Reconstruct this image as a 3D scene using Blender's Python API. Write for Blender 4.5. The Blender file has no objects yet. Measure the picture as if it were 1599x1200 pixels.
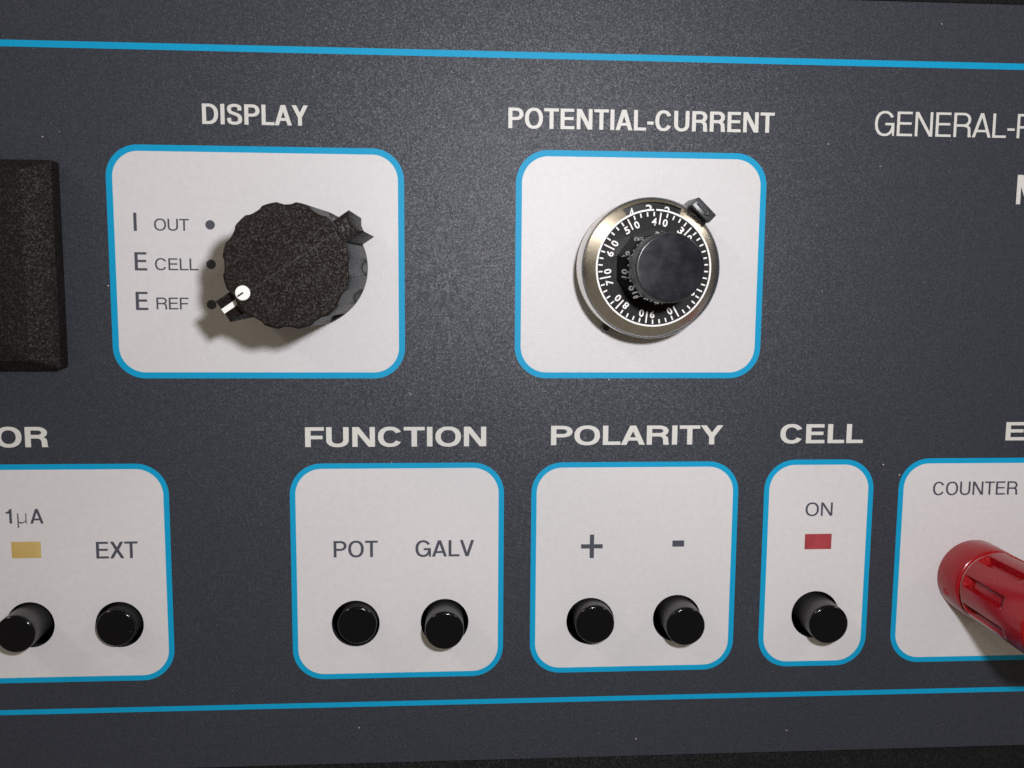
import bpy, bmesh, math, random
from mathutils import Matrix, Vector
random.seed(4)
PI = math.pi
S = bpy.context.scene
C = S.collection

# ---------------------------------------------------------------- camera geometry (panel units: 1 unit = K metres)
F = 1470.0                      # focal length in photo pixels; also the lens-to-panel distance in panel units
K = 0.1065e-3                   # metres per panel unit (turns-counting dial = 22 mm across)
Z0 = 0.110                      # height of the lens foot-point on the panel above the table
RC = ((0.9976703, -0.0004153, 0.0682185), (-0.0074730, 0.9932983, 0.1153371), (-0.0678092, -0.1155782, 0.9909811))
D = F * K

def P(px, py, h=0.0):
    """photo pixel -> (x, y) on the panel-parallel plane h metres in front of the panel (panel-local metres)"""
    v = (px - 799.5, py - 600.0, F)
    d = [sum(RC[i][j] * v[j] for j in range(3)) for i in range(3)]
    return (d[0] / d[2] * (D - h), -d[1] / d[2] * (D - h))

def rad(px, py, r, h=0.0):
    a = P(px - r, py, h); b = P(px + r, py, h); c = P(px, py - r, h); d = P(px, py + r, h)
    return ((b[0] - a[0]) + (c[1] - d[1])) / 4.0

def hs(s): return D * (1 - 1 / s)

cam = bpy.data.cameras.new('camera')
cam.sensor_width = 36.0; cam.sensor_fit = 'HORIZONTAL'
cam.lens = F / 1599.0 * 36.0
cam.clip_start = 0.005; cam.clip_end = 20.0
cam_ob = bpy.data.objects.new('camera', cam); C.objects.link(cam_ob)
def w3(u, v, w): return Vector((u, w, -v))
cx = w3(*[RC[i][0] for i in range(3)]); cy = -w3(*[RC[i][1] for i in range(3)]); cz = -w3(*[RC[i][2] for i in range(3)])
m = Matrix.Identity(4)
for i in range(3):
    m[i][0] = cx[i]; m[i][1] = cy[i]; m[i][2] = cz[i]
m[0][3], m[1][3], m[2][3] = 0.0, -D, Z0
cam_ob.matrix_world = m
S.camera = cam_ob

# ---------------------------------------------------------------- light: dim warm room + the camera's own flash
w = bpy.data.worlds.new('World'); S.world = w; w.use_nodes = True
bg = w.node_tree.nodes['Background']
bg.inputs['Color'].default_value = (1.0, 0.86, 0.66, 1)
bg.inputs['Strength'].default_value = 0.175
fl = bpy.data.lights.new('camera_flash', 'POINT')
fl.energy = 1.17; fl.color = (0.97, 0.97, 1.0); fl.shadow_soft_size = 0.0055
fl_ob = bpy.data.objects.new('camera_flash', fl); C.objects.link(fl_ob)
fx, fy = P(975, 195)
fl_ob.location = (fx, -D - 0.012, Z0 + fy)

# two added lights, unseen, above and to either side, for streaks on the nickel
for lx_, ly_, e_ in ((-1.5, -0.45, 11.0), (1.7, -0.35, 9.0)):
    ce = bpy.data.lights.new('added_streak_light', 'AREA'); ce.shape = 'RECTANGLE'; ce.size = 1.2; ce.size_y = 0.3
    ce.energy = e_; ce.color = (1.0, 0.90, 0.74)
    co = bpy.data.objects.new('added_streak_light', ce); C.objects.link(co)
    co.location = (lx_, ly_, 1.5)
    co.rotation_euler = (Vector((0, 0, Z0)) - co.location).to_track_quat('-Z', 'Y').to_euler()

S.view_settings.view_transform = 'Standard'
S.view_settings.look = 'None'
S.view_settings.exposure = 0.0
S.view_settings.gamma = 1.0
S.render.engine = 'CYCLES'
S.cycles.max_bounces = 8
S.cycles.caustics_reflective = False; S.cycles.caustics_refractive = False
S.cycles.sample_clamp_indirect = 1.0; S.cycles.blur_glossy = 1.0
S.cycles.use_denoising = False

# ---------------------------------------------------------------- materials
def mat(name, col, rough=0.5, metal=0.0, spec=0.5, coat=0.0):
    m = bpy.data.materials.new(name); m.use_nodes = True
    b = m.node_tree.nodes['Principled BSDF']
    b.inputs['Base Color'].default_value = (*col, 1)
    b.inputs['Roughness'].default_value = rough
    b.inputs['Metallic'].default_value = metal
    b.inputs['Specular IOR Level'].default_value = spec
    b.inputs['Coat Weight'].default_value = coat
    b.inputs['Coat Roughness'].default_value = 0.08
    return m, m.node_tree, b

def noise(nt, scale, detail=2.0, rough=0.5, dist=0.0):
    tc = nt.nodes.new('ShaderNodeTexCoord')
    n = nt.nodes.new('ShaderNodeTexNoise'); n.inputs['Scale'].default_value = scale
    n.inputs['Detail'].default_value = detail; n.inputs['Roughness'].default_value = rough
    n.inputs['Distortion'].default_value = dist
    nt.links.new(tc.outputs['Object'], n.inputs['Vector'])
    return n.outputs['Fac']

def ramp(nt, src, stops):
    r = nt.nodes.new('ShaderNodeValToRGB')
    e = r.color_ramp.elements
    while len(e) < len(stops): e.new(0.5)
    for el, (p, c) in zip(e, stops):
        el.position = p; el.color = (*c, 1) if len(c) == 3 else c
    nt.links.new(src, r.inputs['Fac'])
    return r.outputs['Color']

def bump(nt, b, src, dist, strength=1.0):
    n = nt.nodes.new('ShaderNodeBump'); n.inputs['Distance'].default_value = dist; n.inputs['Strength'].default_value = strength
    nt.links.new(src, n.inputs['Height'])
    prev = b.inputs['Normal'].links
    if prev: nt.links.new(prev[0].from_socket, n.inputs['Normal'])
    nt.links.new(n.outputs['Normal'], b.inputs['Normal'])

def specks(nt, b, scale, thr, col):
    """sparse dust specks of their own size: random cells whose centre is tiny and pale"""
    tc = nt.nodes.new('ShaderNodeTexCoord')
    v = nt.nodes.new('ShaderNodeTexVoronoi'); v.inputs['Scale'].default_value = scale
    nt.links.new(tc.outputs['Object'], v.inputs['Vector'])
    sep = nt.nodes.new('ShaderNodeSeparateColor'); nt.links.new(v.outputs['Color'], sep.inputs['Color'])
    sz = nt.nodes.new('ShaderNodeMath'); sz.operation = 'MULTIPLY_ADD'
    nt.links.new(sep.outputs['Red'], sz.inputs[0]); sz.inputs[1].default_value = thr; sz.inputs[2].default_value = -0.72 * thr
    lt = nt.nodes.new('ShaderNodeMath'); lt.operation = 'LESS_THAN'
    nt.links.new(v.outputs['Distance'], lt.inputs[0]); nt.links.new(sz.outputs[0], lt.inputs[1])
    mx = nt.nodes.new('ShaderNodeMix'); mx.data_type = 'RGBA'
    nt.links.new(lt.outputs[0], mx.inputs['Factor'])
    old = b.inputs['Base Color'].links
    if old: nt.links.new(old[0].from_socket, mx.inputs['A'])
    else: mx.inputs['A'].default_value = b.inputs['Base Color'].default_value
    mx.inputs['B'].default_value = (*col, 1)
    nt.links.new(mx.outputs['Result'], b.inputs['Base Color'])

def flakes(nt, b, scale, amp, lo=None, hi=None, p=1.0):
    """fine moulded / flaked texture: every little cell leans its own way and has its own gloss"""
    tc = nt.nodes.new('ShaderNodeTexCoord')
    v = nt.nodes.new('ShaderNodeTexVoronoi'); v.inputs['Scale'].default_value = scale
    nt.links.new(tc.outputs['Object'], v.inputs['Vector'])
    sub = nt.nodes.new('ShaderNodeVectorMath'); sub.operation = 'SUBTRACT'; sub.inputs[1].default_value = (0.5, 0.5, 0.5)
    nt.links.new(v.outputs['Color'], sub.inputs[0])
    sc = nt.nodes.new('ShaderNodeVectorMath'); sc.operation = 'SCALE'; sc.inputs['Scale'].default_value = amp
    nt.links.new(sub.outputs[0], sc.inputs[0])
    old = b.inputs['Normal'].links
    g_ = old[0].from_socket if old else nt.nodes.new('ShaderNodeNewGeometry').outputs['Normal']
    ad = nt.nodes.new('ShaderNodeVectorMath'); ad.operation = 'ADD'
    nt.links.new(g_, ad.inputs[0]); nt.links.new(sc.outputs[0], ad.inputs[1])
    no = nt.nodes.new('ShaderNodeVectorMath'); no.operation = 'NORMALIZE'; nt.links.new(ad.outputs[0], no.inputs[0])
    nt.links.new(no.outputs[0], b.inputs['Normal'])
    if lo is not None:
        v2 = nt.nodes.new('ShaderNodeTexVoronoi'); v2.inputs['Scale'].default_value = scale * 0.93
        nt.links.new(tc.outputs['Object'], v2.inputs['Vector'])
        sep = nt.nodes.new('ShaderNodeSeparateColor'); nt.links.new(v2.outputs['Color'], sep.inputs['Color'])
        pw = nt.nodes.new('ShaderNodeMath'); pw.operation = 'POWER'; pw.inputs[1].default_value = p
        nt.links.new(sep.outputs['Blue'], pw.inputs[0])
        mr = nt.nodes.new('ShaderNodeMapRange'); nt.links.new(pw.outputs[0], mr.inputs['Value'])
        mr.inputs['To Min'].default_value = lo; mr.inputs['To Max'].default_value = hi
        nt.links.new(mr.outputs['Result'], b.inputs['Specular IOR Level'])

M = {}
# dark grey textured polycarbonate overlay
M['panel'], nt, b = mat('panel_grey', (0.03, 0.03, 0.04), 0.50, 0, 0.5)
c = ramp(nt, noise(nt, 4300, 2, 0.6), [(0.28, (0.020, 0.0235, 0.033)), (0.74, (0.040, 0.044, 0.059))])
nt.links.new(c, b.inputs['Base Color'])
flakes(nt, b, 5600, 0.19, 0.22, 0.66, 1.8)
specks(nt, b, 330, 0.16, (0.42, 0.38, 0.33))
specks(nt, b, 900, 0.26, (0.15, 0.145, 0.15))
# pale printed field
M['field'], nt, b = mat('field_white', (0.60, 0.58, 0.575), 0.45, 0, 0.4)
c = ramp(nt, noise(nt, 900, 4, 0.6), [(0.30, (0.580, 0.563, 0.572)), (0.70, (0.615, 0.597, 0.607))])
nt.links.new(c, b.inputs['Base Color'])
bump(nt, b, noise(nt, 4200, 2, 0.55), 0.00005, 0.6)
specks(nt, b, 210, 0.05, (0.25, 0.23, 0.20))
M['blue'], nt, b = mat('line_blue', (0.003, 0.300, 0.545), 0.48, 0, 0.18)
bump(nt, b, noise(nt, 4200, 2, 0.55), 0.00005, 0.7)
M['ink_white'], nt, b = mat('ink_white', (0.60, 0.59, 0.56), 0.45, 0, 0.4)
bump(nt, b, noise(nt, 4200, 2, 0.55), 0.00005, 0.7)
M['ink_dark'], nt, b = mat('ink_dark', (0.060, 0.062, 0.085), 0.45, 0, 0.4)
bump(nt, b, noise(nt, 4200, 2, 0.55), 0.00005, 0.6)
M['amber'], nt, b = mat('window_amber', (0.50, 0.34, 0.10), 0.4)
c = ramp(nt, noise(nt, 260, 2), [(0.3, (0.46, 0.31, 0.085)), (0.7, (0.54, 0.39, 0.15))])
nt.links.new(c, b.inputs['Base Color'])
M['ruby'], nt, b = mat('window_red', (0.32, 0.035, 0.045), 0.4)
c = ramp(nt, noise(nt, 300, 2), [(0.3, (0.27, 0.028, 0.036)), (0.7, (0.37, 0.05, 0.06))])
nt.links.new(c, b.inputs['Base Color'])
# black mouldings
def grain_black(name, col, rough, bscale, bdist, strength, sp=None):
    m_, nt, b = mat(name, col, rough, 0, 0.32)
    bump(nt, b, noise(nt, bscale, 3, 0.6), bdist, strength)
    if sp: flakes(nt, b, 5200, 0.18, 0.03, 0.42, 2.6); specks(nt, b, *sp)
    M[name] = m_
grain_black('knob_grain', (0.0120, 0.0088, 0.0072), 0.48, 5200, 0.00006, 0.8, (1100, 0.36, (0.085, 0.07, 0.058)))
grain_black('knob_side', (0.022, 0.022, 0.024), 0.46, 5000, 0.00003, 0.6)
grain_black('bezel_grain', (0.010, 0.0085, 0.0078), 0.58, 4200, 0.00009, 0.8, (1000, 0.32, (0.075, 0.06, 0.05)))
grain_black('case_black', (0.010, 0.010, 0.011), 0.60, 3600, 0.00008, 0.8, (700, 0.30, (0.07, 0.055, 0.05)))
grain_black('knob_ridge_highlight', (0.036, 0.032, 0.029), 0.45, 5000, 0.00006, 0.9, (1500, 0.9, (0.13, 0.12, 0.11)))  # paler black: bright edge of the face ridge put into the colour
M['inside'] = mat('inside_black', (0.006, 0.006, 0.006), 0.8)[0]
M['gloss'], nt, b = mat('button_gloss', (0.0022, 0.0022, 0.0034), 0.10, 0, 0.30)
r_ = nt.nodes.new('ShaderNodeMapRange'); nt.links.new(noise(nt, 420, 4, 0.65), r_.inputs['Value'])
r_.inputs['To Min'].default_value = 0.06; r_.inputs['To Max'].default_value = 0.20
nt.links.new(r_.outputs['Result'], b.inputs['Roughness'])
specks(nt, b, 800, 0.22, (0.10, 0.09, 0.085))
M['button_satin'], nt, b = mat('button_satin', (0.030, 0.029, 0.030), 0.38, 0, 0.5)
bump(nt, b, noise(nt, 5000, 2), 0.00001, 0.5)
M['dial_black'], nt, b = mat('dial_black', (0.005, 0.0042, 0.004), 0.28, 0, 0.14)
specks(nt, b, 900, 0.10, (0.08, 0.07, 0.06))
M['knob_mirror'], nt, b = mat('knob_polished_black', (0.004, 0.004, 0.006), 0.07, 0, 0.8)
M['knob_worn'], nt, b = mat('knob_worn_face', (0.006, 0.007, 0.011), 0.15, 0, 0.35)
c = ramp(nt, noise(nt, 480, 6, 0.72, 0.6), [(0.45, (0.004, 0.005, 0.008)), (0.66, (0.012, 0.013, 0.018)), (0.80, (0.07, 0.07, 0.08))])
nt.links.new(c, b.inputs['Base Color'])
r_ = nt.nodes.new('ShaderNodeMapRange'); nt.links.new(noise(nt, 300, 4, 0.6), r_.inputs['Value'])
r_.inputs['To Min'].default_value = 0.08; r_.inputs['To Max'].default_value = 0.30
nt.links.new(r_.outputs['Result'], b.inputs['Roughness'])
specks(nt, b, 1100, 0.14, (0.22, 0.20, 0.18))
M['white_paint'] = mat('white_paint', (0.80, 0.79, 0.76), 0.4)[0]
M['mark_white'] = mat('mark_white', (0.78, 0.77, 0.75), 0.45)[0]
# turned nickel: fine concentric turning marks spread the highlight across the lay
M['nickel'], nt, b = mat('turned_nickel', (0.62, 0.56, 0.47), 0.34, 1.0)
tg = nt.nodes.new('ShaderNodeTangent'); tg.direction_type = 'RADIAL'; tg.axis = 'Z'
b.inputs['Anisotropic'].default_value = 0.88; b.inputs['Anisotropic Rotation'].default_value = 0.0
nt.links.new(tg.outputs['Tangent'], b.inputs['Tangent'])
c = ramp(nt, noise(nt, 700, 5, 0.7), [(0.35, (0.70, 0.67, 0.62)), (0.68, (0.80, 0.77, 0.72)), (0.85, (0.88, 0.86, 0.82))])
nt.links.new(c, b.inputs['Base Color'])
r_ = nt.nodes.new('ShaderNodeMapRange'); nt.links.new(noise(nt, 1500, 4, 0.7), r_.inputs['Value'])
r_.inputs['To Min'].default_value = 0.20; r_.inputs['To Max'].default_value = 0.34
nt.links.new(r_.outputs['Result'], b.inputs['Roughness'])
M['steel'] = mat('steel_bright', (0.70, 0.68, 0.64), 0.25, 1.0)[0]
M['lever_grey'], nt, b = mat('lever_grey', (0.035, 0.037, 0.042), 0.35)
bump(nt, b, noise(nt, 4000, 2), 0.00002, 0.5)
M['red'], nt, b = mat('post_red', (0.26, 0.0035, 0.007), 0.20, 0, 0.38)
bump(nt, b, noise(nt, 700, 3), 0.00002, 0.25)
M['washer'] = mat('washer_cream', (0.55, 0.50, 0.42), 0.5)[0]
M['glass'] = mat('display_glass', (0.010, 0.014, 0.012), 0.08, 0, 0.6)[0]

# ---------------------------------------------------------------- helpers
def obj(name, me, material, parent=None, loc=(0, 0, 0), rz=0.0):
    if isinstance(me, bmesh.types.BMesh):
        bm = me; me = bpy.data.meshes.new(name); bm.to_mesh(me); bm.free()
    o = bpy.data.objects.new(name, me); C.objects.link(o)
    if material:
        me.materials.clear(); me.materials.append(M[material])
    o.parent = parent; o.location = loc; o.rotation_euler = (0, 0, rz)
    return o

def tag(o, label, cat, group=None):
    o['label'] = label; o['category'] = cat
    if group: o['group'] = group

def thing(name, x, y, label, cat, group=None):
    """Empty on the panel at panel-local (x, y); its local z points out of the panel"""
    o = bpy.data.objects.new(name, None); C.objects.link(o)
    o.empty_display_size = 0.005
    o.location = (x, 0, Z0 + y); o.rotation_euler = (PI / 2, 0, 0)
    tag(o, label, cat, group)
    return o

def smooth(o, ang=35):
    for p in o.data.polygons: p.use_smooth = True
    bm = bmesh.new(); bm.from_mesh(o.data)
    lim = math.radians(ang)
    for e in bm.edges:
        if len(e.link_faces) == 2 and e.calc_face_angle(0) > lim: e.smooth = False
    bm.to_mesh(o.data); bm.free()
    return o

def lathe(profile, n=96, rf=None, cap_top=True, cap_bot=True):
    """profile: [(r, z)], bottom to top; rf(theta, i, r, z) -> r"""
    bm = bmesh.new(); rings = []
    for i, (r, z) in enumerate(profile):
        ring = []
        for k in range(n):
            t = 2 * PI * k / n
            rr = rf(t, i, r, z) if rf else r
            ring.append(bm.verts.new((rr * math.cos(t), rr * math.sin(t), z)))
        rings.append(ring)
    for a, b_ in zip(rings, rings[1:]):
        for k in range(n):
            bm.faces.new((a[k], a[(k + 1) % n], b_[(k + 1) % n], b_[k]))
    if cap_top: bm.faces.new(rings[-1])
    if cap_bot: bm.faces.new(list(reversed(rings[0])))
    return bm

def box_bm(sx, sy, sz, bev=0.0, seg=2, centre=(0, 0, 0)):
    bm = bmesh.new(); bmesh.ops.create_cube(bm, size=1.0)
    for v in bm.verts: v.co = Vector((v.co.x * sx + centre[0], v.co.y * sy + centre[1], v.co.z * sz + centre[2]))
    if bev: bmesh.ops.bevel(bm, geom=list(bm.edges), offset=bev, segments=seg, affect='EDGES', profile=0.5)
    return bm

def rrect(x0, x1, y0, y1, r, n=14):
    pts = []
    for (ax, ay, a0) in ((x1 - r, y1 - r, 0), (x0 + r, y1 - r, 90), (x0 + r, y0 + r, 180), (x1 - r, y0 + r, 270)):
        for k in range(n + 1):
            a = math.radians(a0 + 90 * k / n)
            pts.append((ax + r * math.cos(a), ay + r * math.sin(a)))
    return pts

def circle(x, y, r, n=48): return [(x + r * math.cos(2 * PI * k / n), y + r * math.sin(2 * PI * k / n)) for k in range(n)]

def curve_mesh(cu):
    o = bpy.data.objects.new('tmp', cu); C.objects.link(o)
    bpy.context.view_layer.update()
    me = bpy.data.meshes.new_from_object(o.evaluated_get(bpy.context.evaluated_depsgraph_get()))
    bpy.data.objects.remove(o)
    return me

def sheet(loops, z=0.0, thick=0.0):
    """flat filled outline (inner loops are holes); front face at z, body behind it"""
    cu = bpy.data.curves.new('tmp', 'CURVE'); cu.dimensions = '2D'; cu.fill_mode = 'BOTH'
    cu.extrude = thick / 2
    for lp in loops:
        sp = cu.splines.new('POLY'); sp.points.add(len(lp) - 1)
        for p, (x, y) in zip(sp.points, lp): p.co = (x, y, 0, 1)
        sp.use_cyclic_u = True
    me = curve_mesh(cu); bpy.data.curves.remove(cu)
    for v in me.vertices: v.co.z += z - thick / 2
    return me

def text_mesh(s, weight=0.0, spacing=1.0):
    cu = bpy.data.curves.new('tmp', 'FONT'); cu.body = s; cu.offset = weight; cu.space_character = spacing
    cu.resolution_u = 6; cu.fill_mode = 'FRONT'
    me = curve_mesh(cu); bpy.data.curves.remove(cu)
    return me

def fit(me, x0, x1, y0, y1, z=0.0):
    xs = [v.co.x for v in me.vertices]; ys = [v.co.y for v in me.vertices]
    ax, bx, ay, by = min(xs), max(xs), min(ys), max(ys)
    for v in me.vertices:
        v.co.x = x0 + (v.co.x - ax) / (bx - ax) * (x1 - x0)
        v.co.y = y0 + (v.co.y - ay) / (by - ay) * (y1 - y0)
        v.co.z = z
    return me

# ---- grotesque capitals drawn as outlines (cap height 1), stems set apart from letter width
def arc(cx_, cy_, rx, ry, a0, a1, n=14, p=2.25):
    out = []
    for k in range(n + 1):
        a = math.radians(a0 + (a1 - a0) * k / n); c_, s_ = math.cos(a), math.sin(a)
        out.append((cx_ + rx * math.copysign(abs(c_) ** (2 / p), c_), cy_ + ry * math.copysign(abs(s_) ** (2 / p), s_)))
    return out

def glyph(ch, w, s, h):
    o = 0.014
    if ch == 'I': return [[(0, 0), (s, 0), (s, 1), (0, 1)]]
    if ch == '-': return [[(0, 0.30), (w, 0.30), (w, 0.30 + h), (0, 0.30 + h)]]
    if ch == 'L': return [[(0, 0), (w, 0), (w, h), (s, h), (s, 1), (0, 1)]]
    if ch == 'E': return [[(0, 0), (w, 0), (w, h), (s, h), (s, .5 - h / 2 + .02), (w * .93, .5 - h / 2 + .02), (w * .93, .5 + h / 2 + .02), (s, .5 + h / 2 + .02), (s, 1 - h), (w * .97, 1 - h), (w * .97, 1), (0, 1)]]
    if ch == 'F': return [[(0, 0), (s, 0), (s, .5 - h * .6), (w * .93, .5 - h * .6), (w * .93, .5 + h * .4), (s, .5 + h * .4), (s, 1 - h), (w, 1 - h), (w, 1), (0, 1)]]
    if ch == 'T': return [[(w / 2 - s / 2, 0), (w / 2 + s / 2, 0), (w / 2 + s / 2, 1 - h), (w, 1 - h), (w, 1), (0, 1), (0, 1 - h), (w / 2 - s / 2, 1 - h)]]
    if ch == 'N':
        q = s * .95; d = s * 1.18
        return [[(0, 0), (q, 0), (q, 1 - q / (w - d)), (w - d, 0), (w, 0), (w, 1), (w - q, 1), (w - q, q / (w - d)), (d, 1), (0, 1)]]
    if ch == 'M':
        e = s * 1.35; d = s * .9; yi = 1 - s / (w / 2 - d / 2); ym = 1 - (w / 2 - e) / (w / 2 - d / 2)
        return [[(0, 0), (s, 0), (s, yi), (w / 2 - d / 2, 0), (w / 2 + d / 2, 0), (w - s, yi), (w - s, 0), (w, 0), (w, 1), (w - e, 1), (w / 2, ym), (e, 1), (0, 1)]]
    if ch == 'A':
        t_ = s * 1.12; l = s * 1.06; g_ = (w - t_) / 2; c0 = .22; c1 = c0 + h * .95
        return [[(0, 0), (l, 0), (l + c0 * g_, c0), (w - l - c0 * g_, c0), (w - l, 0), (w, 0), ((w + t_) / 2, 1), ((w - t_) / 2, 1)],
                [(l + c1 * g_, c1), (w / 2, (w / 2 - l) / g_), (w - l - c1 * g_, c1)]]
    if ch == 'V':
        t_ = s * 1.12; l = s * 1.06; g_ = (w - t_) / 2
        return [[(0, 1), ((w - t_) / 2, 0), ((w + t_) / 2, 0), (w, 1), (w - l, 1), (w / 2, 1 - (w / 2 - l) / g_), (l, 1)]]
    if ch == 'Y':
        l = s * 1.12; yj = .40; sl = (1 - yj) / (w / 2 - s / 2)
        return [[(w / 2 - s / 2, 0), (w / 2 + s / 2, 0), (w / 2 + s / 2, yj), (w, 1), (w - l, 1), (w / 2, 1 - (w / 2 - l) * sl), (l, 1), (0, 1), (w / 2 - s / 2, yj)]]
    if ch == 'X':
        l = s * 1.18; q = l * .56; e = .03; y1 = (w / 2 - l) * .51 / (w / 2 - q); y2 = 1 - (w / 2 - l - e) * .49 / (w / 2 - q - e)
        return [[(0, 0), (l, 0), (w / 2, y1), (w - l, 0), (w, 0), (w / 2 + q, .51), (w - e, 1), (w - e - l, 1), (w / 2, y2), (e + l, 1), (e, 1), (w / 2 - q, .51)]]
    if ch == 'O':
        return [arc(w / 2, .5, w / 2, .5 + o, 0, 360, 56)[:-1], arc(w / 2, .5, w / 2 - s, .5 + o - h, 0, 360, 56)[:-1]]
    if ch == 'C':
        return [arc(w / 2, .5, w / 2, .5 + o, 27, 331, 44) + arc(w / 2, .5, w / 2 - s, .5 + o - h, 329, 31, 44)]
    if ch == 'G':
        return [arc(w / 2, .5, w / 2, .5 + o, 29, 302, 40) + [(w - s * .80, .15), (w - s * .62, 0), (w, 0), (w, .53), (w * .53, .53), (w * .53, .53 - h), (w - s, .53 - h)]
                + arc(w / 2, .5, w / 2 - s, .5 + o - h, 334, 33, 40)]
    if ch == 'U':
        return [[(0, 1)] + arc(w / 2, .36, w / 2, .36 + o, 180, 360, 28) + [(w, 1), (w - s, 1)] + arc(w / 2, .36, w / 2 - s, .36 + o - h, 360, 180, 28) + [(s, 1)]]
    if ch == 'D':
        x0 = w * .40
        return [[(0, 0)] + arc(x0, .5, w - x0, .5, -90, 90, 28) + [(0, 1)], [(s, h)] + arc(x0, .5, w - x0 - s, .5 - h, -90, 90, 28) + [(s, 1 - h)]]
    if ch == 'P':
        x0 = w * .52; pb = .40; m_ = (1 + pb) / 2; ry = (1 - pb) / 2
        return [[(0, 0), (s, 0), (s, pb)] + arc(x0, m_, w - x0, ry, -90, 90, 20, 2.1) + [(0, 1)], [(s, pb + h)] + arc(x0, m_, w - x0 - s, ry - h, -90, 90, 20, 2.1) + [(s, 1 - h)]]
    if ch == 'R':
        x0 = w * .54; pb = .43; m_ = (1 + pb) / 2; ry = (1 - pb) / 2; ww = w * .965
        leg = [(w * .55, pb), (ww - s * 1.25, pb - .035), (ww - s * 1.02, pb - .13), (ww - s, .12), (ww - s * .93, 0), (w, 0), (ww * 1.0, .14), (ww * .99, .33), (ww * .95, .42), (ww * .86, .47)]
        return [[(0, 0), (s, 0), (s, pb)] + leg + arc(x0, m_, ww - x0, ry, -48, 90, 18, 2.1) + [(0, 1)], [(s, pb + h)] + arc(x0, m_, ww - x0 - s, ry - h, -90, 90, 20, 2.1) + [(s, 1 - h)]]
    if ch == 'S':
        c_ = [(w - s * .62, .69), (w * .80, .875), (w * .50, 1 + o - h / 2), (w * .21, .875), (s * .60, .735), (w * .25, .605), (w * .52, .525), (w * .78, .435), (w - s * .52, .280), (w * .80, .125), (w * .5, h / 2 - o), (w * .20, .125), (s * .52, .320)]
        pts = []
        for i in range(len(c_) - 1):
            p0 = c_[max(i - 1, 0)]; p1 = c_[i]; p2 = c_[i + 1]; p3 = c_[min(i + 2, len(c_) - 1)]
            for k in range(6):
                t_ = k / 6
                pts.append(tuple(.5 * (2 * p1[j] + (p2[j] - p0[j]) * t_ + (2 * p0[j] - 5 * p1[j] + 4 * p2[j] - p3[j]) * t_ ** 2 + (3 * p1[j] - p0[j] - 3 * p2[j] + p3[j]) * t_ ** 3) for j in range(2)))
        pts.append(c_[-1]); a_, b2 = [], []
        for i, p in enumerate(pts):
            q0 = pts[max(i - 1, 0)]; q1 = pts[min(i + 1, len(pts) - 1)]
            dx_, dy_ = q1[0] - q0[0], q1[1] - q0[1]; l = math.hypot(dx_, dy_); nx, ny = -dy_ / l, dx_ / l
            th = math.sqrt((nx * s) ** 2 + (ny * h) ** 2) / 2
            a_.append((p[0] + nx * th, p[1] + ny * th)); b2.append((p[0] - nx * th, p[1] - ny * th))
        return [a_ + b2[::-1]]
    if ch == '1': return [[(w - s, 0), (w, 0), (w, 1), (w - s * .8, 1), (w - s * 1.15, .88), (w - s * 1.8, .81), (0, .79), (0, .69), (w - s, .69)]]
    if ch == '\u03bc': return [[(0, -.28), (s * 1.5, -.30), (s, .05), (w * .36, -.01), (w * .60, .03), (w - s * 1.4, .13), (w - s * 1.2, 0), (w, 0), (w - .02, .06), (w - s * .4, .10), (w - s * .4, .70), (w - s * 1.4, .70), (w - s * 1.4, .20), (w * .5, .08), (s * 1.3, .13), (s * 1.1, .70), (0, .70)]]
    raise KeyError(ch)
WID = dict(A=.93, C=.92, D=.86, E=.76, F=.71, G=.95, L=.68, M=1.0, N=.86, O=.98, P=.82, R=.87, S=.82, T=.80, U=.85, V=.88, X=.88, Y=.88)
WID.update({'-': .36, '1': .45, '\u03bc': .62})
BEAR = {}
for c_ in 'EFLDPR': BEAR[c_] = [.075, .05]
BEAR['L'][1] = .015; BEAR['F'][1] = .02; BEAR['R'][1] = .045; BEAR['D'][1] = .05; BEAR['P'][1] = .03
for c_ in 'IMNU': BEAR[c_] = [.075, .075]
for c_ in 'OCG': BEAR[c_] = [.05, .05]
for c_ in 'AVYX': BEAR[c_] = [.0, .0]
BEAR['T'] = [.02, .02]; BEAR['S'] = [.045, .045]; BEAR['-'] = [.04, .04]; BEAR['1'] = [.05, .08]; BEAR['\u03bc'] = [.05, .05]

def word_loops(word, x0, x1, y0, y1, s, h, gap=1.0):
    """loops of a word filling x0..x1; s, h are the stem widths as fractions of the cap height"""
    H = y1 - y0; tot = (x1 - x0) / H
    fixed = sum(s for c_ in word if c_ == 'I')
    gaps = [(BEAR[a][1] + BEAR[b_][0]) * gap for a, b_ in zip(word, word[1:])]
    f = (tot - fixed) / (sum(WID[c_] for c_ in word if c_ != 'I') + sum(gaps)) if word != 'I' else 1
    out = []; x = 0.0
    for i, c_ in enumerate(word):
        wd = s if c_ == 'I' else WID[c_] * f
        for lp in glyph(c_, wd, s, h): out.append([(x0 + (x + px) * H, y0 + py * H) for px, py in lp])
        x += wd + (gaps[i] * f if i < len(gaps) else 0)
    return out

LAY = 0.00003                    # thickness of a printed layer
def printed(s, parent, ink, l, r, t, b_, sv=.16, sh=.125, gap=1.0, z=2):
    """lettering whose photo bounding box is l..r, t..b"""
    cxp, cyp = (l + r) / 2, (t + b_) / 2
    x0 = P(l, cyp)[0]; x1 = P(r, cyp)[0]; y1 = P(cxp, t)[1]; y0 = P(cxp, b_)[1]
    o = obj('lettering', sheet(word_loops(s, x0, x1, y0, y1, sv, sh, gap), LAY * z), ink, parent)
    o['label'] = ('white' if ink == 'ink_white' else 'dark') + ' printed ' + s + ' lettering'
    return o

def join_into(bm, me, mtx=None):
    if mtx is not None: me.transform(mtx)
    bm.from_mesh(me)

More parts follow.
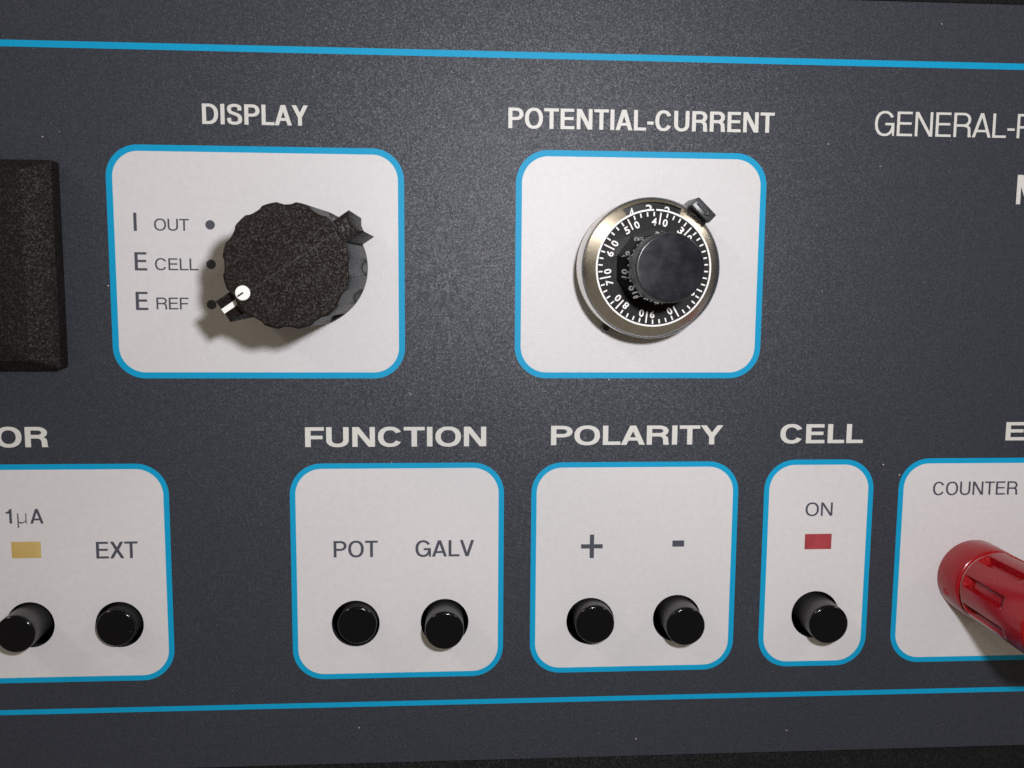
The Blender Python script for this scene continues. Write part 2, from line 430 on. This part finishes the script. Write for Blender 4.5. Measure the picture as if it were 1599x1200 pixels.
# ---------------------------------------------------------------- the front panel (setting)
U = lambda u: u * K
V = lambda v: -v * K
xL, xR = U(-960), U(1230)
yB, yT = V(795), V(-424)
# push buttons: face centre in the photo, height scale, hole centre
BUTTONS = [
    (22.5, 991.7, 1.032, (47.8, 976), 'glossy black push button standing proud below the yellow window'),
    (179.7, 981.8, 1.012, (187, 975.5), 'glossy black push button below the EXT lettering'),
    (557.5, 977.3, 1.010, (555.5, 974), 'glossy black push button pushed in below the POT lettering'),
    (694.0, 986.0, 1.030, (694.3, 971.5), 'glossy black push button standing out below the GALV lettering'),
    (929.6, 976.2, 1.020, (921.5, 970), 'glossy black push button below the plus sign'),
    (1071.3, 979.5, 1.032, (1056.5, 965.5), 'glossy black push button below the minus sign'),
    (1295.0, 976.4, 1.032, (1272.5, 959.8), 'glossy black push button below the red window in the CELL field'),
]
holes = []
for (_, _, _, (hx, hy), _) in BUTTONS:
    x, y = P(hx, hy); holes.append((x, y, rad(hx, hy, 36.6)))
panel_ob = obj('front_panel', sheet([rrect(xL, xR, yB, yT, 0.0008, 4)] + [circle(*h) for h in holes], 0.0, 0.0016), 'panel')
panel_ob.location = (0, 0, Z0); panel_ob.rotation_euler = (PI / 2, 0, 0)
panel_ob['kind'] = 'structure'; panel_ob['label'] = 'dark grey textured instrument front panel with printed fields'

case = bpy.data.objects.new('instrument_case', None); C.objects.link(case)
case.location = (0, 0, Z0); case.rotation_euler = (PI / 2, 0, 0); case['kind'] = 'structure'
case['label'] = 'black textured case around the front panel'
def cbox(name, x0, x1, y0, y1, z0, z1, m_, bev=0.0):
    return obj(name, box_bm(x1 - x0, y1 - y0, z1 - z0, bev, 2, ((x0 + x1) / 2, (y0 + y1) / 2, (z0 + z1) / 2)), m_, case)
g = 0.0002
smooth(cbox('bottom_rail', xL - 0.008, xR + 0.008, yB - 0.0125, yB - g, -0.030, -0.0008, 'case_black', 0.0006))
smooth(cbox('top_rail', xL - 0.008, xR + 0.008, yT + g, yT + 0.0125, -0.030, -0.0008, 'case_black', 0.0006))
cbox('side_rail', xL - 0.008, xL - g, yB - g, yT + g, -0.030, -0.0009, 'case_black')
cbox('side_rail', xR + g, xR + 0.008, yB - g, yT + g, -0.030, -0.0009, 'case_black')
cbox('back_plate', xL - 0.0002, xR + 0.0002, yB - 0.0001, yT + 0.0001, -0.032, -0.026, 'inside')

# long blue rules
def rule(y, wdt):
    return obj('blue_rule', sheet([[(xL + 0.0005, y - wdt / 2), (xR - 0.0005, y - wdt / 2), (xR - 0.0005, y + wdt / 2), (xL + 0.0005, y + wdt / 2)]], LAY), 'blue', panel_ob)
rule(V(-330.6), U(9.6)); rule(V(694.0), U(8.4))

def field(u0, u1, v0, v1, bw, r=50, cut=()):
    """pale rounded field with a blue border; returns the field (a part of the panel)"""
    x0, x1, y1, y0 = U(u0), U(u1), V(v0), V(v1)
    r = U(r); bw = U(bw)
    inner = rrect(x0 + bw, x1 - bw, y0 + bw, y1 - bw, r - bw)
    hl = [circle(*h) for h in holes if x0 < h[0] < x1 and y0 < h[1] < y1]
    f = obj('printed_field', sheet([inner] + hl, LAY), 'field', panel_ob)
    obj('blue_border', sheet([rrect(x0, x1, y0, y1, r), inner], LAY * 1.2), 'blue', f)
    return f
f_disp = field(-509.2, -66.1, -188.7, 162.2, 9.4, 48)
f_pot = field(104.9, 498.2, -190.5, 162.0, 9.4, 50)
f_left = field(-935, -433.2, 295, 645.5, 8.6, 50)
f_func = field(-247.6, 89.7, 296.5, 650.0, 8.6, 50)
f_pol = field(133.5, 470.7, 297.0, 647.5, 8.6, 50)
f_cell = field(513.6, 696.5, 295.0, 645.0, 8.6, 50)
f_cnt = field(739.0, 1200, 294.0, 642.3, 8.6, 50)

# ---- lettering
HB = (.20, .148)
printed('DISPLAY', panel_ob, 'ink_white', 315.6, 481.0, 163.6, 195.4, *HB)
printed('POTENTIAL-CURRENT', panel_ob, 'ink_white', 793.8, 1209.3, 172.4, 204.2, *HB)
printed('GENERAL-P', panel_ob, 'ink_white', 1366.0, 1614.0, 176.4, 214.4, .122, .098)
printed('M', panel_ob, 'ink_white', 1587.5, 1626.0, 273.7, 319.6, .15, .12)
WB = (.275, .178)
printed('FUNCTION', panel_ob, 'ink_white', 476.4, 759.2, 667.0, 697.7, *WB, .9)
printed('POLARITY', panel_ob, 'ink_white', 860.4, 1129.0, 664.8, 694.8, *WB, .9)
printed('CELL', panel_ob, 'ink_white', 1218.5, 1347.6, 662.6, 692.4, *WB)
printed('E', panel_ob, 'ink_white', 1570.4, 1600.0, 659.4, 687.9, *WB)
printed('OR', panel_ob, 'ink_white', -7.0, 75.2, 667.0, 698.7, *WB)

printed('I', f_disp, 'ink_dark', 208.6, 213.6, 332.4, 360.8, .17)
printed('OUT', f_disp, 'ink_dark', 240.7, 295.2, 342.0, 360.5, .148, .118)
printed('E', f_disp, 'ink_dark', 210.4, 229.8, 394.2, 422.7, .17, .125)
printed('CELL', f_disp, 'ink_dark', 242.2, 309.7, 403.8, 422.3, .148, .118)
printed('E', f_disp, 'ink_dark', 212.2, 231.4, 456.0, 484.5, .17, .125)
printed('REF', f_disp, 'ink_dark', 244.5, 294.7, 465.0, 483.5, .148, .118)
for (px, py) in ((328.2, 351.5), (329.5, 413.0), (330.4, 476.0)):
    x, y = P(px, py)
    o = obj('position_dot', sheet([circle(x, y, rad(px, py, 7.4), 32)], LAY * 2), 'ink_dark', f_disp)
printed('1', f_left, 'ink_dark', 9.2, 18.6, 795.2, 817.8, .165)
printed('\u03bc', f_left, 'ink_dark', 27.0, 42.0, 795.2, 817.8, .07)
printed('A', f_left, 'ink_dark', 47.0, 67.9, 795.0, 817.8, .165, .13)
printed('EXT', f_left, 'ink_dark', 150.3, 215.3, 846.0, 872.0, .165, .125, 1.3)
printed('POT', f_func, 'ink_dark', 521.0, 590.0, 844.8, 870.3, .168, .128, 1.3)
printed('GALV', f_func, 'ink_dark', 648.8, 740.3, 843.8, 869.2, .168, .128, 1.3)
printed('ON', f_cell, 'ink_dark', 1257.8, 1300.0, 785.0, 805.8, .155, .12, 1.2)
printed('COUNTER', f_cnt, 'ink_dark', 1456.8, 1589.0, 752.2, 773.0, .148, .115, 1.2)
def prect(l, r, t, b_):
    cxp, cyp = (l + r) / 2, (t + b_) / 2
    return P(l, cyp)[0], P(r, cyp)[0], P(cxp, b_)[1], P(cxp, t)[1]
def rect(x0, x1, y0, y1): return [(x0, y0), (x1, y0), (x1, y1), (x0, y1)]
x0, x1, y0, y1 = prect(907.3, 941.0, 835.0, 871.7)
mx_, my_ = (x0 + x1) / 2, (y0 + y1) / 2; hw = U(3.5)
plus = [(x0, my_ - hw), (mx_ - hw, my_ - hw), (mx_ - hw, y0), (mx_ + hw, y0), (mx_ + hw, my_ - hw), (x1, my_ - hw),
        (x1, my_ + hw), (mx_ + hw, my_ + hw), (mx_ + hw, y1), (mx_ - hw, y1), (mx_ - hw, my_ + hw), (x0, my_ + hw)]
obj('plus_sign', sheet([plus], LAY * 2), 'ink_dark', f_pol)
obj('minus_sign', sheet([rect(*prect(1049.9, 1068.2, 844.2, 853.8))], LAY * 2), 'ink_dark', f_pol)
o = obj('indicator_window', sheet([rect(*prect(18.3, 64.2, 846.2, 871.6))], LAY * 2), 'amber', f_left); o['label'] = 'amber yellow indicator window'
o = obj('indicator_window', sheet([rect(*prect(1256.5, 1298.0, 833.9, 857.7))], LAY * 2), 'ruby', f_cell); o['label'] = 'dark red indicator window'

# ---------------------------------------------------------------- push buttons
for (fxp, fyp, s, _, lab) in BUTTONS:
    h = hs(s); x, y = P(fxp, fyp, h); r = rad(fxp, fyp, 30.0, h)
    t = thing('push_button', x, y, lab, 'button', 'black push buttons in the lower fields')
    rb = 0.00048
    smooth(obj('barrel', lathe([(r * 0.995, -0.0100), (r * 1.001, h - rb * 1.6)], 64, cap_top=False), 'button_satin', t))
    prof = [(r * 0.97, h - rb * 2.5), (r, h - rb * 1.7)]
    for k in range(5):
        a = PI / 2 * k / 4
        prof.append((r - rb + rb * math.cos(a), h - rb + rb * math.sin(a)))
    prof += [(r * 0.6, h + 0.00004), (r * 0.2, h + 0.00006)]
    smooth(obj('cap', lathe(prof, 64), 'gloss', t), 50)
    smooth(obj('plunger', lathe([(r * 0.45, -0.0262), (r * 0.45, -0.0095)], 24), 'case_black', t))

# ---------------------------------------------------------------- rotary knob of the DISPLAY field
hF, hT, hB = hs(1.175), hs(1.155), 0.0009
kx, ky = P(446.8, 416.0, hF)
rF = rad(446.8, 416.0, 102.0, hF)
rB = P(575.4, 410.0)[0] - kx
BAR = math.radians(34.5)
t = thing('rotary_knob', kx, ky, 'black fluted rotary selector knob with white dot and pointer', 'knob')
def groove(th):
    d = (th - math.radians(0)) % (PI / 6)
    d = min(d, PI / 6 - d) / math.radians(8.2)
    return max(0.0, 1 - d * d)
GD = 0.00068
def knob_r(th, i, r, z):
    gfac = 0.0 if i < 3 else (0.75 if i >= 7 else 1.0)
    return r - GD * gfac * groove(th)
def lerp(a, b_, f): return a + (b_ - a) * f
prof = [(rB * 0.985, hB), (rB, hB + 0.0003), (rB, hB + 0.0016), (rB * 0.998, hB + 0.00175),
        (lerp(rB, rF, 0.5), hF * 0.5), (rF * 1.002, hF - 0.0024), (rF, hF - 0.0012), (rF * 0.992, hF - 0.0005), (rF * 0.968, hF - 0.00038)]
def drop(x, y):
    q = -x * math.sin(BAR) + y * math.cos(BAR)
    return -q * 0.060 if q < 0 else q * 0.030
prof.append((rF * 0.90, hF - 0.0016))
bm = lathe(prof, 288, knob_r)
for v in bm.verts:
    if v.co.z > hF - 0.0030: v.co.z -= drop(v.co.x, v.co.y)
smooth(obj('body', bm, 'knob_side', t), 30)
def sst_(q): return min(1.0, max(0.0, (q - 0.90) / 0.05))
# face: very low ridge along the pointer line
bm = bmesh.new(); n = 288; rings = []
for rr, z in ((rF * 0.972, hF - 0.0012), (rF * 0.972, hF - 0.00020), (rF * 0.962, hF - 0.00005), (rF * 0.945, hF), (rF * 0.7, hF), (rF * 0.4, hF), (rF * 0.1, hF)):
    ring = []
    for k in range(n):
        th = BAR + 2 * PI * k / n
        off = abs(math.sin(th - BAR)) * rr; rq = rr - 0.36 * GD * groove(th) * sst_(rr / rF)
        ring.append(bm.verts.new((rq * math.cos(th), rq * math.sin(th), z - off * (0.060 if math.sin(th - BAR) < 0 else 0.030))))
    rings.append(ring)
for a, b_ in zip(rings, rings[1:]):
    for k in range(n): bm.faces.new((a[k], a[(k + 1) % n], b_[(k + 1) % n], b_[k]))
ctr = bm.verts.new((0, 0, hF))
for k in range(n): bm.faces.new((rings[-1][k], rings[-1][(k + 1) % n], ctr))
smooth(obj('face', bm, 'knob_grain', t), 3)
obj('ridge_highlight', box_bm(rF * 1.60, 0.00013, 0.00007, 0, 1, (rF * 0.12, 0, hF + 0.00001)), 'knob_ridge_highlight', t, rz=BAR)  # thin pale strip added as the highlight along the ridge
# pointer bar: outline with swallow-tailed ends
rt = rF * 1.0 + 0.0026
rtip = math.hypot(P(584.0, 368.5)[0] - kx, P(584.0, 368.5)[1] - ky)
hwb = U(16.6)
def bar_outline(grow=0.0):
    pts = []
    L = math.sqrt(rtip ** 2 - hwb ** 2) + grow
    for k in range(9):                        # right end, concave
        f = -1 + 2 * k / 8
        pts.append((L - (1 - f * f) * 0.00085, f * (hwb + grow)))
    for k in range(9):                        # pointer end, straight
        f = 1 - 2 * k / 8
        pts.append((-L + (1 - f * f) * 0.0001, f * (hwb + grow)))
    return pts
bm = bmesh.new(); rings = []
for z, gr in ((hB, 0), (hT - 0.0004, 0), (hT - 0.00012, -0.00012), (hT, -0.0004)):
    rings.append([bm.verts.new((x * math.cos(BAR) - y * math.sin(BAR), x * math.sin(BAR) + y * math.cos(BAR), z)) for x, y in bar_outline(gr)])
for a, b_ in zip(rings, rings[1:]):
    for k in range(len(a)): bm.faces.new((a[k], a[(k + 1) % len(a)], b_[(k + 1) % len(a)], b_[k]))
bm.faces.new(rings[-1])
smooth(obj('pointer_bar', bm, 'knob_grain', t), 30)
# white line let into the pointer end, dot on the face
L = math.sqrt(rtip ** 2 - hwb ** 2)
obj('pointer_line', box_bm(0.0024, U(7.2), 0.0006, 0, 1, (-L + 0.00135, 0, hT - 0.00024)), 'white_paint', t, rz=BAR)
dx, dy = P(378.9, 457.8, hF); dr = rad(378.9, 457.8, 11.7, hF)
zd = hF - 0.00002
dot = obj('white_dot', lathe([(dr, zd - 0.0004), (dr, zd + 0.00003), (dr * 0.94, zd + 0.00008)], 40), 'white_paint', t, (dx - kx, dy - ky, 0))
obj('dot_slit', box_bm(dr * 0.95, dr * 0.22, 0.00006, 0, 1, (-dr * 0.38, 0, zd + 0.00009)), 'inside', dot, rz=BAR)
obj('shaft', lathe([(0.0032, -0.004), (0.0032, hB + 0.0003)], 24), 'steel', t)

# ---------------------------------------------------------------- turns-counting dial
h1, h2 = hs(1.0495), hs(1.0626)
h3, h4 = hs(1.1176), hs(1.150)
dxc, dyc = P(1020.8, 419.2, h2)
rO = rad(1016.7, 419.3, 109.5, h1)
rI = rad(1020.8, 419.2, 90.0, h2)
t = thing('turns_counting_dial', dxc, dyc, 'nickel turns counting dial with black numbered scale and small black knob', 'dial')
A0, A1 = math.radians(90 - 25.5), math.radians(90 + 28.5)   # window, counter-clockwise angles from +x
rS = rI + (rO - rI) * 0.60
def hz(r): return h1 + (h2 - h1) * (rO - r) / (rO - rI)
bm = bmesh.new(); N = 240
prof = [(rO * 0.985, 0.0002), (rO * 0.985, 0.0011), (rO, 0.0012), (rO, h1 - 0.00025), (rO - 0.0001, h1 - 0.00004), (rO - 0.0004, hz(rO - 0.0004)),
        (rS, hz(rS)), (rI + 0.0001, hz(rI + 0.0001)), (rI - 0.00002, h2), (rI - 0.0001, h2 - 0.0007)]
rings = [[bm.verts.new((r * math.cos(2 * PI * k / N), r * math.sin(2 * PI * k / N), z)) for k in range(N)] for r, z in prof]
ks = [k for k in range(N) if A0 <= 2 * PI * (k + 0.5) / N <= A1]
for i, (a, b_) in enumerate(zip(rings, rings[1:])):
    for k in range(N):
        if i in (6, 7, 8) and k in ks: continue
        bm.faces.new((a[k], a[(k + 1) % N], b_[(k + 1) % N], b_[k]))
# walls of the window
dn = 0.0013
low = {k: bm.verts.new((rS * math.cos(2 * PI * k / N), rS * math.sin(2 * PI * k / N), hz(rS) - dn)) for k in ks + [ks[-1] + 1]}
for k in ks: bm.faces.new((rings[6][k], rings[6][k + 1], low[k + 1], low[k]))
for k in (ks[0], ks[-1] + 1):
    c_ = bm.verts.new((rI * math.cos(2 * PI * k / N), rI * math.sin(2 * PI * k / N), hz(rS) - dn))
    bm.faces.new((rings[6][k], rings[7][k], rings[8][k], c_, low[k]))
bmesh.ops.recalc_face_normals(bm, faces=bm.faces)
smooth(obj('housing', bm, 'nickel', t), 30)
# number wheel seen through the window
zW = hz(rS) - 0.0010
wheel = smooth(obj('number_wheel', lathe([(rS - 0.00006, zW - 0.001), (rS - 0.00006, zW), (rI * 0.93, zW), (rI * 0.93, zW - 0.001)], 96, cap_top=False, cap_bot=False), 'dial_black', t))
bmd = bmesh.new()
for ch, a in (('4', -21.0), ('3', -3.5), ('2', 14.5)):
    th = math.radians(a)
    me = fit(text_mesh(ch, 0.004), -U(4.6), U(4.6), -U(8.0), U(8.0), zW + 0.00003)
    rm = rI + U(0.6)
    join_into(bmd, me, Matrix.Rotation(-th, 4, 'Z') @ Matrix.Translation((0, rm, 0)))
obj('wheel_numerals', bmd, 'mark_white', wheel)
# scale disc
def zs(r): return h2 - 0.00025 + -0.0002 * (rI - r) / (rI * 0.4)
prof = [(rI - 0.00014, h2 - 0.0012), (rI - 0.00014, zs(rI - 0.00014)), (rI * 0.55, zs(rI * 0.55)), (rI * 0.3, zs(rI * 0.55))]
disc = smooth(obj('scale_disc', lathe(prof, 128, cap_bot=False), 'dial_black', t))
bmr = bmesh.new(); n = 160
gap = math.radians(1.1)
aa = [(PI / 2 + gap) + (2 * PI - 2 * gap) * k / n for k in range(n + 1)]
vin = [bmr.verts.new((math.cos(a) * (rI - U(1.6)), math.sin(a) * (rI - U(1.6)), h2 + 0.00002)) for a in aa]
vout = [bmr.verts.new((math.cos(a) * (rI + U(0.9)), math.sin(a) * (rI + U(0.9)), h2 + 0.00002)) for a in aa]
vdn = [bmr.verts.new((math.cos(a) * (rI - U(1.6)), math.sin(a) * (rI - U(1.6)), h2 - 0.0006)) for a in aa]
for k in range(n):
    bmr.faces.new((vin[k], vout[k], vout[k + 1], vin[k + 1])); bmr.faces.new((vdn[k], vin[k], vin[k + 1], vdn[k + 1]))
obj('rim_ring', bmr, 'mark_white', disc)
bmd = bmesh.new()
A40 = 6.7
def quad(r0, r1, wd, th):
    mt = Matrix.Rotation(-th, 4, 'Z'); vs = []
    for x, r in ((-wd / 2, r0), (wd / 2, r0), (wd / 2, r1), (-wd / 2, r1)):
        p = mt @ Vector((x, r, 0)); p.z = zs(r) + 0.00003; vs.append(bmd.verts.new(p))
    bmd.faces.new(vs)
rr = lambda z: rI * z / 382.0
for k in range(50):
    th = math.radians(A40 - 7.2 * k)
    if k % 5 == 0: quad(rr(288), rr(365), U(2.1), th)
    else: quad(rr(340), rr(368), U(2.1), th)
for k in range(10):
    v = (40 + 10 * k) % 100; th = math.radians(A40 - 36 * k)
    digs = [(str(v // 10), -1), ('0', 1)] if v else [('0', 1)]
    for ch, sd in digs:
        me = fit(text_mesh(ch, 0.026), -U(3.6), U(3.6), -U(5.5), U(5.5))
        mt = Matrix.Rotation(-th, 4, 'Z') @ Matrix.Translation((sd * U(8.2), rr(303), 0))
        me.transform(mt)
        for vv in me.vertices: vv.co.z = zs(math.hypot(vv.co.x, vv.co.y)) + 0.00003
        bmd.from_mesh(me)
obj('scale_marks', bmd, 'mark_white', disc)
# index mark on the window lip
obj('index_mark', box_bm(U(2.4), U(7), 0.0004, 0, 1, (0, rI + U(1.2), h2 - 0.0001)), 'inside', t)
# knob: ten polished facets, worn top
rK = rad(1031, 418, 54.0, h3)
rT = rad(1047.2, 417.7, 54.6, h4)
NF = 10
def facet(th, i, r, z):
    seg = 2 * PI / NF
    d = ((th + 0.32) % seg) - seg / 2
    f = math.cos(seg / 2) / math.cos(d)
    return r * f * 1.02 if i < 5 else r
prof = [(rK * 1.16, zs(rI * 0.6) - 0.0002), (rK * 1.06, h3 - 0.0026), (rK * 1.012, h3 - 0.00030), (rK * 1.002, h3 - 0.0001), (rK * 0.975, h3)]
kn = smooth(obj('grip', lathe(prof, 240, facet), 'knob_mirror', t), 22)
smooth(obj('grip_cap', lathe([(rT * 1.02, h3 - 0.0003), (rT * 1.015, h3 + 0.0001), (rT * 1.01, h4 - 0.0005), (rT * 1.0, h4 - 0.00022), (rT * 0.975, h4 - 0.00004)], 120), 'button_satin', kn), 30)
smooth(obj('grip_face', lathe([(rT * 0.972, h4 - 0.0004), (rT * 0.972, h4 - 0.00003), (rT * 0.962, h4 + 0.00002), (rT * 0.950, h4 + 0.00003), (rT * 0.93, h4 + 0.00003), (rT * 0.1, h4 + 0.00003)], 96), 'knob_worn', kn), 40)
# brake lever
hl = hs(1.056)
lx, ly = P(1099.3, 328.3, hl)
la = math.atan2(P(1119.2, 336, hl)[1] - P(1091.2, 306.8, hl)[1], P(1119.2, 336, hl)[0] - P(1091.2, 306.8, hl)[0])
lev = smooth(obj('brake_lever', box_bm(U(38), U(16.5), hl - 0.0016, 0.00018, 2, (0, 0, (hl + 0.0016) / 2)), 'lever_grey', t, (lx - dxc, ly - dyc, 0), la), 40)
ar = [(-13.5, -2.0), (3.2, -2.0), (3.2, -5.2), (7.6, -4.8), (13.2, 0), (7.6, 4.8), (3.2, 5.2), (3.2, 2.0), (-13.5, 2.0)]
obj('arrow_shade', sheet([[(U(x), U(y)) for x, y in ar]], hl + 0.00002), 'inside', lev)  # flat black sheet painting in the shade around the raised arrow
bma = bmesh.new()
for pts in ([(-12, -1.1), (6, -1.1), (6, 1.1), (-12, 1.1)], [(4, -4.0), (7, -3.6), (11.5, 0), (7, 3.6), (4, 4.0)]):
    top = [bma.verts.new((U(x * .96), U(y * .7), hl + 0.00022)) for x, y in pts]; bot = [bma.verts.new((U(x * 1.02), U(y * 1.15), hl - 0.0001)) for x, y in pts]
    bma.faces.new(top)
    for k in range(len(pts)): bma.faces.new((bot[k], bot[(k + 1) % len(pts)], top[(k + 1) % len(pts)], top[k]))
obj('raised_arrow', bma, 'lever_grey', lev)
# lever ring between the housing and the panel, with its lug
smooth(obj('brake_ring', lathe([(rO * 0.96, -0.0001), (rO * 0.99, 0.0001), (rO * 0.99, 0.0010), (rO * 0.96, 0.0011)], 96), 'steel', t))
bx_ = smooth(obj('lever_arm', box_bm(U(30), U(26), 0.0016, 0.0002, 1, (0, -U(8), 0.0011)), 'lever_grey', t, (lx - dxc, ly - dyc, 0), la))
px_, py_ = P(945, 512.5, 0.001)
smooth(obj('set_screw', lathe([(U(6), 0.0), (U(6), 0.0012), (U(4.6), 0.0016)], 24), 'lever_grey', t, (px_ - dxc, py_ - dyc, 0)))

# ---------------------------------------------------------------- binding post
bx, by = P(1518.5, 899.0)
r = rad(1518.5, 899.0, 55.5)
t = thing('binding_post', bx, by, 'red plastic binding post with fluted cap in the COUNTER field', 'binding post')
hc = 0.0064
prof = [(r * 0.985, -0.0002), (r, 0.0002), (r * 0.995, hc * 0.45), (r * 0.985, hc - 0.0006), (r * 0.965, hc - 0.00018), (r * 0.92, hc), (r * 0.5, hc)]
smooth(obj('collar', lathe(prof, 96), 'red', t), 40)
smooth(obj('washer', lathe([(r * 0.90, hc - 0.0001), (r * 0.90, hc + 0.00065), (r * 0.5, hc + 0.00065)], 96, cap_bot=False), 'washer', t), 40)
z0c = hc + 0.0006; z1c = hs(1.195); zg = hs(1.142)
def sst(a, b_, x):
    x = min(1, max(0, (x - a) / (b_ - a))); return x * x * (3 - 2 * x)
def cap_r(th, i, rr_, z):
    seg = 2 * PI / 8
    d = ((th + 0.30) % seg); d = min(d, seg - d)
    g_ = 1 - sst(0.10, 0.165, d)
    ends = sst(z0c + 0.0006, z0c + 0.0015, z) * (1 - sst(zg - 0.0012, zg, z))
    return rr_ - 0.00120 * g_ * ends
prof = [(r * 0.90, z0c), (r * 0.955, z0c + 0.00012), (r * 0.975, z0c + 0.0004)]
nz = 64
for k in range(1, nz):
    z = lerp(z0c + 0.0004, z1c - 0.0005, k / nz)
    prof.append((r * (0.975 + 0.03 * sst(z0c, z1c - 0.003, z)), z))
prof += [(r * 0.99, z1c - 0.0003), (r * 0.95, z1c), (r * 0.42, z1c), (r * 0.38, z1c - 0.004)]
cap = smooth(obj('fluted_cap', lathe(prof, 192, cap_r, cap_bot=False), 'red', t), 40)
smooth(obj('jack_socket', lathe([(r * 0.42, z1c - 0.006), (r * 0.40, z1c + 0.0001), (r * 0.33, z1c + 0.0001), (r * 0.33, z1c - 0.006)], 40, cap_top=False, cap_bot=False), 'steel', cap), 40)
# small moulded ring on the collar
mx2 = math.radians(198)
bm = bmesh.new()
ring = []
for k in range(20):
    a = 2 * PI * k / 20
    for j in range(6):
        bq = 2 * PI * j / 6
        q = 0.00062 + 0.00013 * math.cos(bq)
        ring.append(bm.verts.new((0.00013 * math.sin(bq), q * math.cos(a), q * math.sin(a))))
for k in range(20):
    for j in range(6):
        bm.faces.new((ring[k * 6 + j], ring[k * 6 + (j + 1) % 6], ring[((k + 1) % 20) * 6 + (j + 1) % 6], ring[((k + 1) % 20) * 6 + j]))
o = smooth(obj('moulded_mark', bm, 'red', t, (r * 0.995 * math.cos(mx2), r * 0.995 * math.sin(mx2), 0.0026), mx2), 80)

# ---------------------------------------------------------------- display bezel at the left
hb = 0.0052
ex = P(99.5, 415)[0]
yt_ = P(60, 252.5)[1]; yb_ = P(60, 575.0)[1]
xl_ = ex - 0.072
t = thing('display_bezel', (ex + xl_) / 2, (yt_ + yb_) / 2, 'raised black grainy plastic frame with slanting edges beside the DISPLAY field', 'bezel')
hwx, hwy = (ex - xl_) / 2, (yt_ - yb_) / 2
ch = 0.0021
bm = bmesh.new()
def loop(ix, iy, z, rc):
    return [bm.verts.new((x, y, z)) for x, y in rrect(-hwx + ix, hwx - ix, -hwy + iy, hwy - iy, rc, 3)]
ls = [loop(0, 0, -0.0002, 0.0005), loop(0.00005, 0.00005, hb - ch - 0.0002, 0.0005), loop(0.0002, 0.0002, hb - ch, 0.0005), loop(ch + 0.0015, ch * 0.75, hb - 0.0001, 0.0003), loop(ch + 0.0018, ch * 0.75 + 0.0003, hb, 0.0003),
      loop(0.0125, 0.0075, hb, 0.0003), loop(0.0140, 0.0090, hb - 0.0022, 0.0003)]
for a, b_ in zip(ls, ls[1:]):
    for k in range(len(a)): bm.faces.new((a[k], a[(k + 1) % len(a)], b_[(k + 1) % len(a)], b_[k]))
smooth(obj('frame', bm, 'bezel_grain', t), 25)
obj('window', box_bm((hwx - 0.0139) * 2, (hwy - 0.0089) * 2, 0.001, 0, 1, (0, 0, hb - 0.0026)), 'glass', t)
